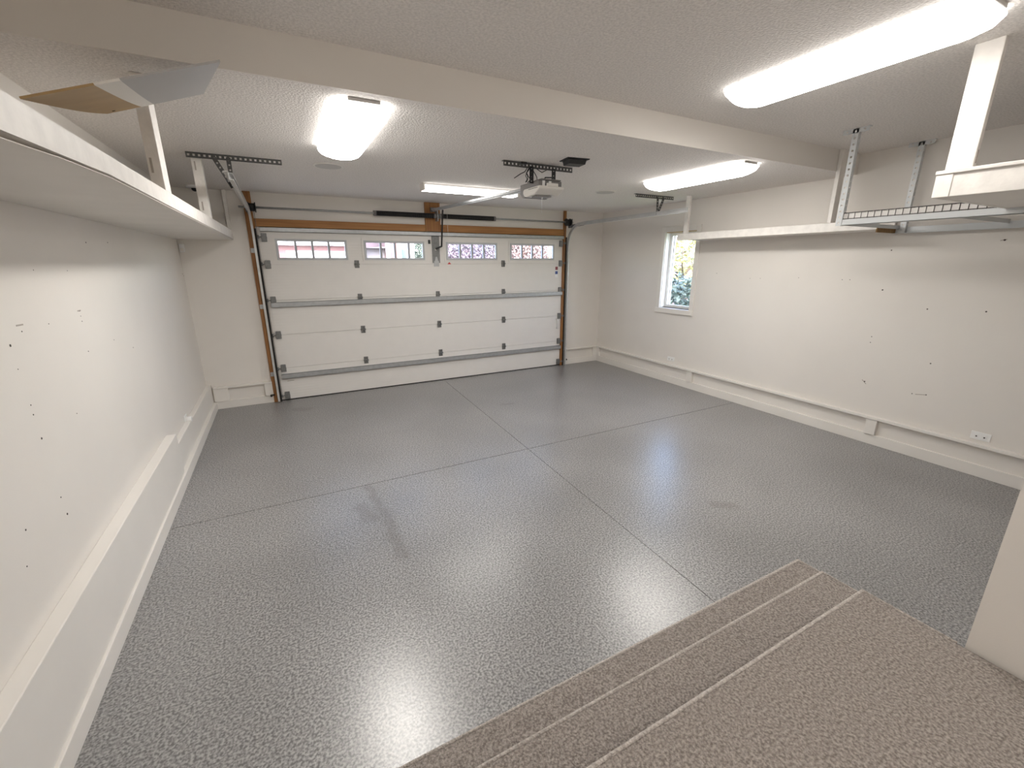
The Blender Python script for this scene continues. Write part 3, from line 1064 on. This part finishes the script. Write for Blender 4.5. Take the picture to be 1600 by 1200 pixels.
pa = post(sh, SX - 0.056, SX - 0.001, -3.96, -3.815, ztop(-3.9), ZC)
pb = post(sh, SX - 0.074, SX - 0.001, -2.12, -2.03, ztop(-2.08), ZC)
post(sh, SX - 0.046, SX - 0.004, -0.045, -0.001, ztop(0), ZC)
for (xx, yy, zz, par) in ((-0.04, -3.96, 2.44, pa), (-0.048, -2.12, 2.44, pb), (-0.05, -2.12, 2.76, pb)):
    MB().box(SX + xx - 0.005, SX + xx + 0.005, yy - 0.002, yy + 0.002, zz - 0.035, zz + 0.035).build('screw_slot', M['scuff'], par)

# warped hardboard sheet leaning on the shelf against the post
corner = on(168, 178, 1, -4.02)
lowl = on(26, 153.5, 0, SX + 0.004)
hb = empty('hardboard_sheet', 'brown hardboard sheet with painted stripe leaning on the long shelf', 'hardboard')
ldir = (lowl - corner)
# second edge: perpendicular to the first, through the ray of the painted end
d = _r * ((303 - 800) / FPX) + _u * ((600 - 150) / FPX) + _f
tt = (corner - CAM).dot(ldir) / d.dot(ldir)
far = CAM + d * tt
edir = (far - corner)
nrm = ldir.cross(edir).normalized()
if nrm.z < 0:
    nrm = -nrm
wid = edir.length


def sheetpt(u_, v_):
    return corner + edir * u_ + ldir * v_ + V((0, 0, -0.007 * math.sin(min(1, v_) * math.pi) * (1 - min(1, u_))))


def strip(u0, u1):
    b = MB()
    n = 8
    rs = []
    for k in range(n + 1):
        v_ = k / n * 0.98
        p_, q_ = sheetpt(u0, v_), sheetpt(u1, v_)
        rs.append([p_, q_, q_ + nrm * 0.005, p_ + nrm * 0.005])
    b.rings(rs, smooth=False)
    return b


u1 = (on(215, 168, 2, corner.z) - on(168, 178, 2, corner.z)).length / max(1e-6, (on(303, 150, 2, corner.z) - on(168, 178, 2, corner.z)).length)
u2 = (on(237, 165, 2, corner.z) - on(168, 178, 2, corner.z)).length / max(1e-6, (on(303, 150, 2, corner.z) - on(168, 178, 2, corner.z)).length)
strip(0, u1).build('bare_face', M['hard'], hb)
strip(u1, u2).build('white_stripe', M['hardw'], hb)['label'] = 'white painted stripe'
strip(u2, 1.12).build('grey_end', M['hardg'], hb)['label'] = 'grey painted end'
hs = sheetpt(u1 * 0.35, 0.16)
MB().disc(hs + nrm * 0.001, -nrm, 0.006, 0.003, 7).build('screw_hole', M['dark'], hb)

# ------------------------------------------------------------------ shelf on the window wall
sr = empty('window_wall_shelf', 'off-white painted shelf crossing the top of the narrow window', 'shelf')
RX = 2.94
ya, yb = -2.20, -4.66
MB().box(RX, RX + 0.038, yb, ya, 2.262, 2.352).build('front_board', M['board'], sr, 0.004)
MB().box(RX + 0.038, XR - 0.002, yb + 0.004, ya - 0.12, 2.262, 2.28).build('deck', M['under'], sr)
MB().box(RX + 0.002, XR - 0.004, yb - 0.006, yb + 0.002, 2.234, 2.292).build('raw_end', M['ply'], sr)['label'] = 'bare brown plywood end'
MB().box(XR - 0.04, XR - 0.002, yb + 0.01, WY0 - cw - 0.01, 2.28, 2.35).build('ledger', M['board'], sr)
post(sr, RX, RX + 0.038, -2.365, -2.30, 2.352, ZC)
post(sr, RX - 0.002, RX + 0.088, YS - 0.052, YS - 0.014, 2.352, Z2)

# ------------------------------------------------------------------ wire rack hung from the high ceiling
rk = empty('wire_ceiling_rack', 'grey steel wire rack hung from the high ceiling on perforated posts', 'storage rack')
kx0, kx1 = 2.25, XR - 0.03
ky0, ky1 = -4.665, -6.25
kz = 2.275
b = MB().box(kx0, kx0 + 0.004, ky1, ky0, kz - 0.005, kz + 0.045)
b.box(kx0, kx0 + 0.045, ky1, ky0, kz - 0.005, kz - 0.001)
b.build('front_rail', M['rackpaint'], rk)
b = MB().box(kx1 - 0.004, kx1, ky1, ky0, kz - 0.045, kz + 0.015)
b.box(kx1 - 0.045, kx1, ky1, ky0, kz - 0.045, kz - 0.041)
b.build('rear_rail', M['rackpaint'], rk)
for y in (ky0 - 0.03, (ky0 + ky1) / 2, ky1 + 0.03):
    MB().box(kx0 + 0.004, kx1 - 0.004, y - 0.002, y + 0.002, kz - 0.004, kz + 0.03).build('cross_beam', M['rackpaint'], rk)
b = MB()
n = 32
for k in range(n + 1):
    y = ky0 - 0.012 + (ky1 - ky0 + 0.024) * k / n
    b.tube([(kx0 + 0.012, y, kz + 0.045), (kx0 + 0.012, y, kz + 0.10), (kx1 - 0.02, y, kz + 0.10)], 0.0032, 5)
for k in range(9):
    x = kx0 + 0.03 + (kx1 - kx0 - 0.06) * k / 8
    b.tube([(x, ky0, kz + 0.094), (x, ky1, kz + 0.094)], 0.003, 5)
b.tube([(kx0 + 0.012, ky0, kz + 0.10), (kx0 + 0.012, ky1, kz + 0.10)], 0.0035, 5)
b.tube([(kx0 + 0.012, ky0, kz + 0.05), (kx0 + 0.012, ky1, kz + 0.05)], 0.0035, 5)
b.build('wire_deck', M['wire'], rk)
MB().box(kx0 + 0.018, kx0 + 0.022, ky1, ky0 - 0.01, kz + 0.046, kz + 0.096).build('lip_liner', M['liner'], rk)


def rackpost(x, y, z0, inward):
    b = MB().perf((x, y, z0), (x, y, Z2 - 0.004), (0, 1, 0), 0.046, 0.003, 0.048, 0.016)
    b.perf((x + inward * 0.02, y - 0.022, z0), (x + inward * 0.02, y - 0.022, Z2 - 0.004), (1, 0, 0), 0.04, 0.003, 0.048, 0.014)
    o = b.build('rack_post', M['rackpaint'], rk)
    f = MB().perf((x, y - 0.10, Z2 - 0.02), (x, y + 0.10, Z2 - 0.02), (0, 0, 1), 0.036, 0.003, 0.05, 0.014)
    f.box(x, x + inward * 0.035, y - 0.10, y + 0.10, Z2 - 0.004, Z2)
    f.build('ceiling_foot', M['rackpaint'], o)


rackpost(kx0 - 0.002, ky0 - 0.0, kz - 0.006, 1)
rackpost(kx1 - 0.045, ky0 - 0.07, kz - 0.04, 1)
rackpost(kx0 - 0.002, ky1 + 0.03, kz - 0.006, 1)
rackpost(kx1 - 0.045, ky1 + 0.03, kz - 0.04, 1)

# ------------------------------------------------------------------ shelf along the house wall
nx = 1.12
pc = on(1455, 310, 0, nx)
pt = on(1467, 268, 0, nx)
ny, nz0, nz1 = pc.y, pc.z, pt.z
hs_ = empty('house_wall_shelf', 'off-white boxed shelf with a wide hanging board on the house wall', 'shelf')
MB().box(nx, nx + 0.02, YR + 0.002, ny, nz0, nz1 - 0.02).build('end_board', M['board'], hs_, 0.003)
MB().box(nx - 0.012, nx + 0.04, YR + 0.002, ny + 0.004, nz1 - 0.02, nz1).build('cap_strip', M['board'], hs_, 0.004)
MB().box(nx - 0.006, nx, ny - 0.075, ny, nz0, nz1 - 0.02).build('corner_strip', M['board'], hs_, 0.003)
MB().box(nx + 0.02, XR - 0.002, ny - 0.02, ny, nz0, nz1 - 0.02).build('front_board', M['board'], hs_, 0.003)
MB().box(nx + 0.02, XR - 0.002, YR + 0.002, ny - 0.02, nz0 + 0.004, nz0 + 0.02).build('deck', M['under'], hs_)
q0, q1 = on(1476, 265, 0, nx), on(1520, 260, 0, nx)
MB().box(nx, nx + 0.038, q1.y, q0.y, nz1, Z2).build('hanging_board', M['board'], hs_, 0.004)
MB().box(nx + 0.015, nx + 0.024, q1.y - 0.0015, q1.y, nz1 + 0.02, nz1 + 0.085).build('screw_slot', M['scuff'], hs_)

# ------------------------------------------------------------------ carpeted steps and landing
st = empty('carpeted_steps', 'two brown carpeted steps below the house landing', 'steps')
ld = empty('carpeted_landing', 'brown carpeted landing at the top of the two steps', 'landing')
H = 0.18
x_l = -3.24
for k, (xr, yf) in enumerate(((0.371, -5.75), (0.118, -5.99), (-0.118, -6.25))):
    z1 = H * (k + 1)
    par = st if k < 2 else ld
    b = MB()
    if k < 2:
        b.box(x_l, xr, YR + 0.008, yf, z1 - H, z1 - 0.004)
    else:
        b.box(x_l, xr, YE + 0.02, yf, z1 - H, z1 - 0.004)
        b.box(x_l, xr, YE + 0.02, YR + 0.006, 0, z1 - H)
    o = b.build('step' if k < 2 else 'landing_top', M['carpet'], par, 0.018)
    # rounded nosing roll along the front and the open side
    r = 0.008
    MB().tube([(x_l, yf - 0.005, z1 - r - 0.002), (xr - 0.004, yf - 0.005, z1 - r - 0.002), (xr - 0.004, YR + 0.02, z1 - r - 0.002)], r, 8).build('nosing', M['carpetedge'], o)

# ------------------------------------------------------------------ outlets


def outlet(x, y, z, dy, dz, label):
    e = empty('wall_outlet', label, 'outlet', 'outlets low on the window wall')
    MB().box(x - 0.008, x, y - dy / 2, y + dy / 2, z - dz / 2, z + dz / 2).build('cover_plate', M['white'], e, 0.003)
    for s_ in (-1, 1):
        f = MB().box(x - 0.011, x - 0.007, y + s_ * dy * 0.2 - 0.016, y + s_ * dy * 0.2 + 0.016, z - 0.022, z + 0.022).build('receptacle', M['white'], e, 0.002)
        MB().disc((x - 0.011, y + s_ * dy * 0.2, z - 0.004), (-1, 0, 0), 0.007, 0.001, 8).build('socket_hole', M['dark'], f)


outlet(XR, -1.95, 0.405, 0.15, 0.07, 'white outlet above the baseboard below the narrow window')
outlet(XR, -5.67, 0.385, 0.135, 0.075, 'white outlet above the baseboard far along from the window')
p = on(290, 656, 0, XL)
pl_ = empty('wall_plug', 'white plug in a round outlet above the ledge under the long shelf', 'plug')
MB().box(XL, XL + 0.008, p.y - 0.06, p.y + 0.06, p.z - 0.05, p.z + 0.05).build('cover_plate', M['white'], pl_, 0.003)
MB().disc((XL + 0.008, p.y, p.z), (1, 0, 0), 0.035, 0.05, 14, r2=0.03).build('plug_body', M['white'], pl_)
MB().tube([(XL + 0.03, p.y, p.z - 0.03), (XL + 0.035, p.y, p.z - 0.055), (XL + 0.01, p.y, p.z - 0.07)], 0.006, 6).build('plug_stub', M['greyp'], pl_)

# foot latches at the bottom of the tracks
for x, s_, lb in ((-2.545, -1, 'small rusty bracket low on the jamb towards the long shelf'), (2.50, 1, 'small rusty bracket low on the jamb towards the narrow window')):
    e = empty('photo_eye_bracket', lb, 'bracket')
    xa, xb = sorted((x, x + s_ * 0.05))
    MB().box(xa, xb, -0.046, -0.038 if s_ < 0 else -0.024, 0.105, 0.125).build('bracket_plate', M['rubber'], e)
    MB().disc((x + s_ * 0.045, -0.046, 0.112), (0, -1, 0), 0.016, 0.03, 10).build('bracket_eye', M['rubber'], e)

# ------------------------------------------------------------------ outside
gr = MB().box(-60, 80, 0.16, 90, -0.16, -0.02).build('driveway', M['concrete'])
tag(gr, 'pale concrete driveway and street outside the overhead door', 'driveway', kind='structure')
g2 = MB().box(XR + 0.16, 60, -30, 0.16, -0.16, -0.02).build('side_yard', mat('lawn', (0.20, 0.26, 0.09), 0.9, var=0.3, vscale=3))
tag(g2, 'side yard ground outside the narrow window', 'ground', kind='structure')


def through(px, py, y):
    return on(px, py, 1, y)


# house across the street with garage
HY = 20.0
h1 = empty('house', 'red-sided house with white eaves across the street', 'house')
a = through(430, 390, HY)
xa_, xb_ = a.x - 6, through(560, 390, HY).x
ze = through(480, 383.8, HY).z      # eave line
zg = through(480, 392, HY).z        # head of white garage door
xg = through(452, 398, HY).x
MB().box(xa_, xb_, HY, HY + 8, -0.02, ze + 0.6).build('wall', M['sidered'], h1)
MB().box(xa_ - 0.4, xb_ + 0.3, HY - 0.5, HY + 0.0, ze, ze + 0.42).build('eave', M['exwhite'], h1)
MB().prism([(xa_ - 0.4, HY - 0.6, ze + 0.4), (xa_ - 0.4, HY + 4, ze + 2.4), (xa_ - 0.4, HY + 8.6, ze + 0.4)], (xb_ - xa_ + 0.7, 0, 0)).build('roof', M['shingle'], h1)
gd = MB().box(xg, xb_ - 0.2, HY - 0.06, HY, 0, zg - 0.12).build('garage_door', M['exwhite'], h1)
b = MB()
for k in range(1, 5):
    b.box(xg, xb_ - 0.2, HY - 0.07, HY - 0.06, zg * k / 5 - 0.02, zg * k / 5)
b.build('panel_line', M['sidegrey'], gd)
MB().box(xg - 0.14, xb_ - 0.05, HY - 0.09, HY, zg - 0.12, zg).build('trim', M['exwhite'], h1)
MB().box(xg - 0.14, xg, HY - 0.09, HY, 0, zg - 0.12).build('trim', M['exwhite'], h1)
# second house, set further back
HY2 = 24.0
h2 = empty('house', 'red-sided house with white porch posts and grey garage across the street', 'house')
x0_, x1_ = through(572, 390, HY2).x, through(645, 390, HY2).x
xr0, xr1 = through(601, 390, HY2).x, through(613, 390, HY2).x
MB().box(x0_, xr0, HY2, HY2 + 7, -0.02, through(580, 388, HY2).z).build('garage_wall', M['sidegrey'], h2)
MB().prism([(x0_ - 0.3, HY2 - 0.5, through(580, 388, HY2).z), (xr0 + 0.1, HY2 - 0.5, through(580, 388, HY2).z), (xr0 + 0.1, HY2 - 0.5, through(580, 385, HY2).z)], (0, 7.5, 0)).build('garage_roof', M['shingle'], h2)
MB().box(xr0, xr1 + 0.1, HY2 - 1.0, HY2 + 7, -0.02, 4.4).build('wall', M['sidered'], h2)
MB().box(xr1 + 0.1, x1_, HY2 - 0.4, HY2 + 7, -0.02, 4.4).build('porch_wall', M['exwhite'], h2)
MB().prism([(xr0 - 0.4, HY2 - 1.5, 4.4), (xr0 - 0.4, HY2 + 3, 6.4), (xr0 - 0.4, HY2 + 7.5, 4.4)], (x1_ - xr0 + 0.8, 0, 0)).build('roof', M['shingle'], h2)
for px in (600.5, 617.5):
    xx = through(px, 390, HY2).x
    MB().box(xx - 0.13, xx + 0.13, HY2 - 1.2, HY2 - 0.95, 0, 4.4).build('porch_post', M['exwhite'], h2)
w0, w1 = through(624, 391, HY2).x, through(631.5, 391, HY2).x
f = MB().box(w0 - 0.12, w1 + 0.12, HY2 - 0.47, HY2 - 0.4, 1.0, through(627, 390, HY2).z + 0.12).build('window', M['exwhite'], h2)
MB().box(w0, w1, HY2 - 0.5, HY2 - 0.46, 1.1, through(627, 390, HY2).z).build('window_pane', M['exglass'], f)


def leaves(name, m, parent, centre, rad, n, size, seed, squash=(1, 1, 1)):
    r = random.Random(seed)
    b = MB()
    for _ in range(n):
        while True:
            p = V((r.uniform(-1, 1), r.uniform(-1, 1), r.uniform(-1, 1)))
            if 0.25 < p.length < 1:
                break
        p = V((p.x * squash[0], p.y * squash[1], p.z * squash[2])) * rad + V(centre)
        t = V((r.uniform(-1, 1), r.uniform(-1, 1), r.uniform(-1, 0.4))).normalized()
        s_ = t.cross(V((r.uniform(-1, 1), r.uniform(-1, 1), r.uniform(-1, 1)))).normalized()
        nn = t.cross(s_)
        L = size * r.uniform(0.7, 1.3)
        b.quad([p, p + t * L * 0.5 + s_ * L * 0.28 + nn * L * 0.06, p + t * L, p + t * L * 0.5 - s_ * L * 0.28 + nn * L * 0.06])
    return b.build(name, m, parent)


def tree(name, label, base, h, rad, m, n, size, seed, cat='tree', squash=(1, 1, 1.1), group=None):
    e = empty(name, label, cat, group)
    x, y = base
    r = random.Random(seed)
    b = MB()
    b.tube([(x, y, -0.05), (x + 0.05 * rad, y, h * 0.5), (x, y + 0.05, h * 0.95)], [0.07 * rad + 0.02, 0.05 * rad + 0.015, 0.02], 8)
    for k in range(7):
        a_ = r.uniform(0, 6.28)
        z = h * r.uniform(0.4, 0.8)
        b.tube([(x, y, z), (x + math.cos(a_) * rad * 0.4, y + math.sin(a_) * rad * 0.4, z + rad * 0.25), (x + math.cos(a_) * rad * 0.8, y + math.sin(a_) * rad * 0.8, z + rad * 0.6)], [0.03 * rad, 0.02 * rad, 0.006 * rad], 6)
    b.build('trunk', M['bark'], e)
    leaves('foliage', m, e, (x, y, h), rad, n, size, seed, squash)
    return e


for (px, yy, hh, rr, mm, sd_, nm, lb) in (
        (652, 30.0, 3.0, 1.9, 'leafgreen', 11, 'street_tree', 'pale green tree standing beside the porch house'),
        (706, 15.0, 2.4, 1.35, 'leafplum', 12, 'street_tree', 'plum-leaved tree next to the green tree across the street'),
        (731, 24.0, 2.7, 1.9, 'leafteal', 13, 'street_tree', 'blue-green tree between two plum-leaved trees'),
        (765, 19.0, 2.6, 1.5, 'leafplum', 14, 'street_tree', 'plum-leaved tree next to the rusty red tree'),
        (812, 12.5, 2.4, 1.2, 'leafrust', 15, 'street_tree', 'rusty red-leaved tree in a gap across the street'),
        (846, 16.5, 2.6, 1.6, 'leafrust', 16, 'street_tree', 'wide rusty red-leaved tree by the end of the street')):
    tree(nm, lb, (through(px, 392, yy).x, yy), hh, rr, M[mm], 9000, 0.13, sd_, group='trees across the street')
# shrubs outside the narrow window


def side(px, py, x):
    return on(px, py, 0, x)


for (px, py, xx, rr, mm, sd_, lb) in (
        (1052, 470, 4.9, 0.65, 'leafteal', 21, 'blue-green shrub low outside the narrow window'),
        (1070, 405, 7.3, 1.15, 'leafyellow', 22, 'yellow autumn shrub high outside the narrow window'),
        (1050, 385, 12.5, 1.6, 'leafgreen', 23, 'green tree top outside the narrow window'),
        (1065, 445, 9.6, 1.0, 'leafrust', 24, 'rusty twiggy shrub outside the narrow window')):
    c = side(px, py, xx)
    tree('garden_shrub', lb, (c.x, c.y), c.z, rr, M[mm], 1500 if mm != 'leafgreen' else 2500, 0.12, sd_, 'shrub', (1, 1, 0.9), 'shrubs outside the narrow window')
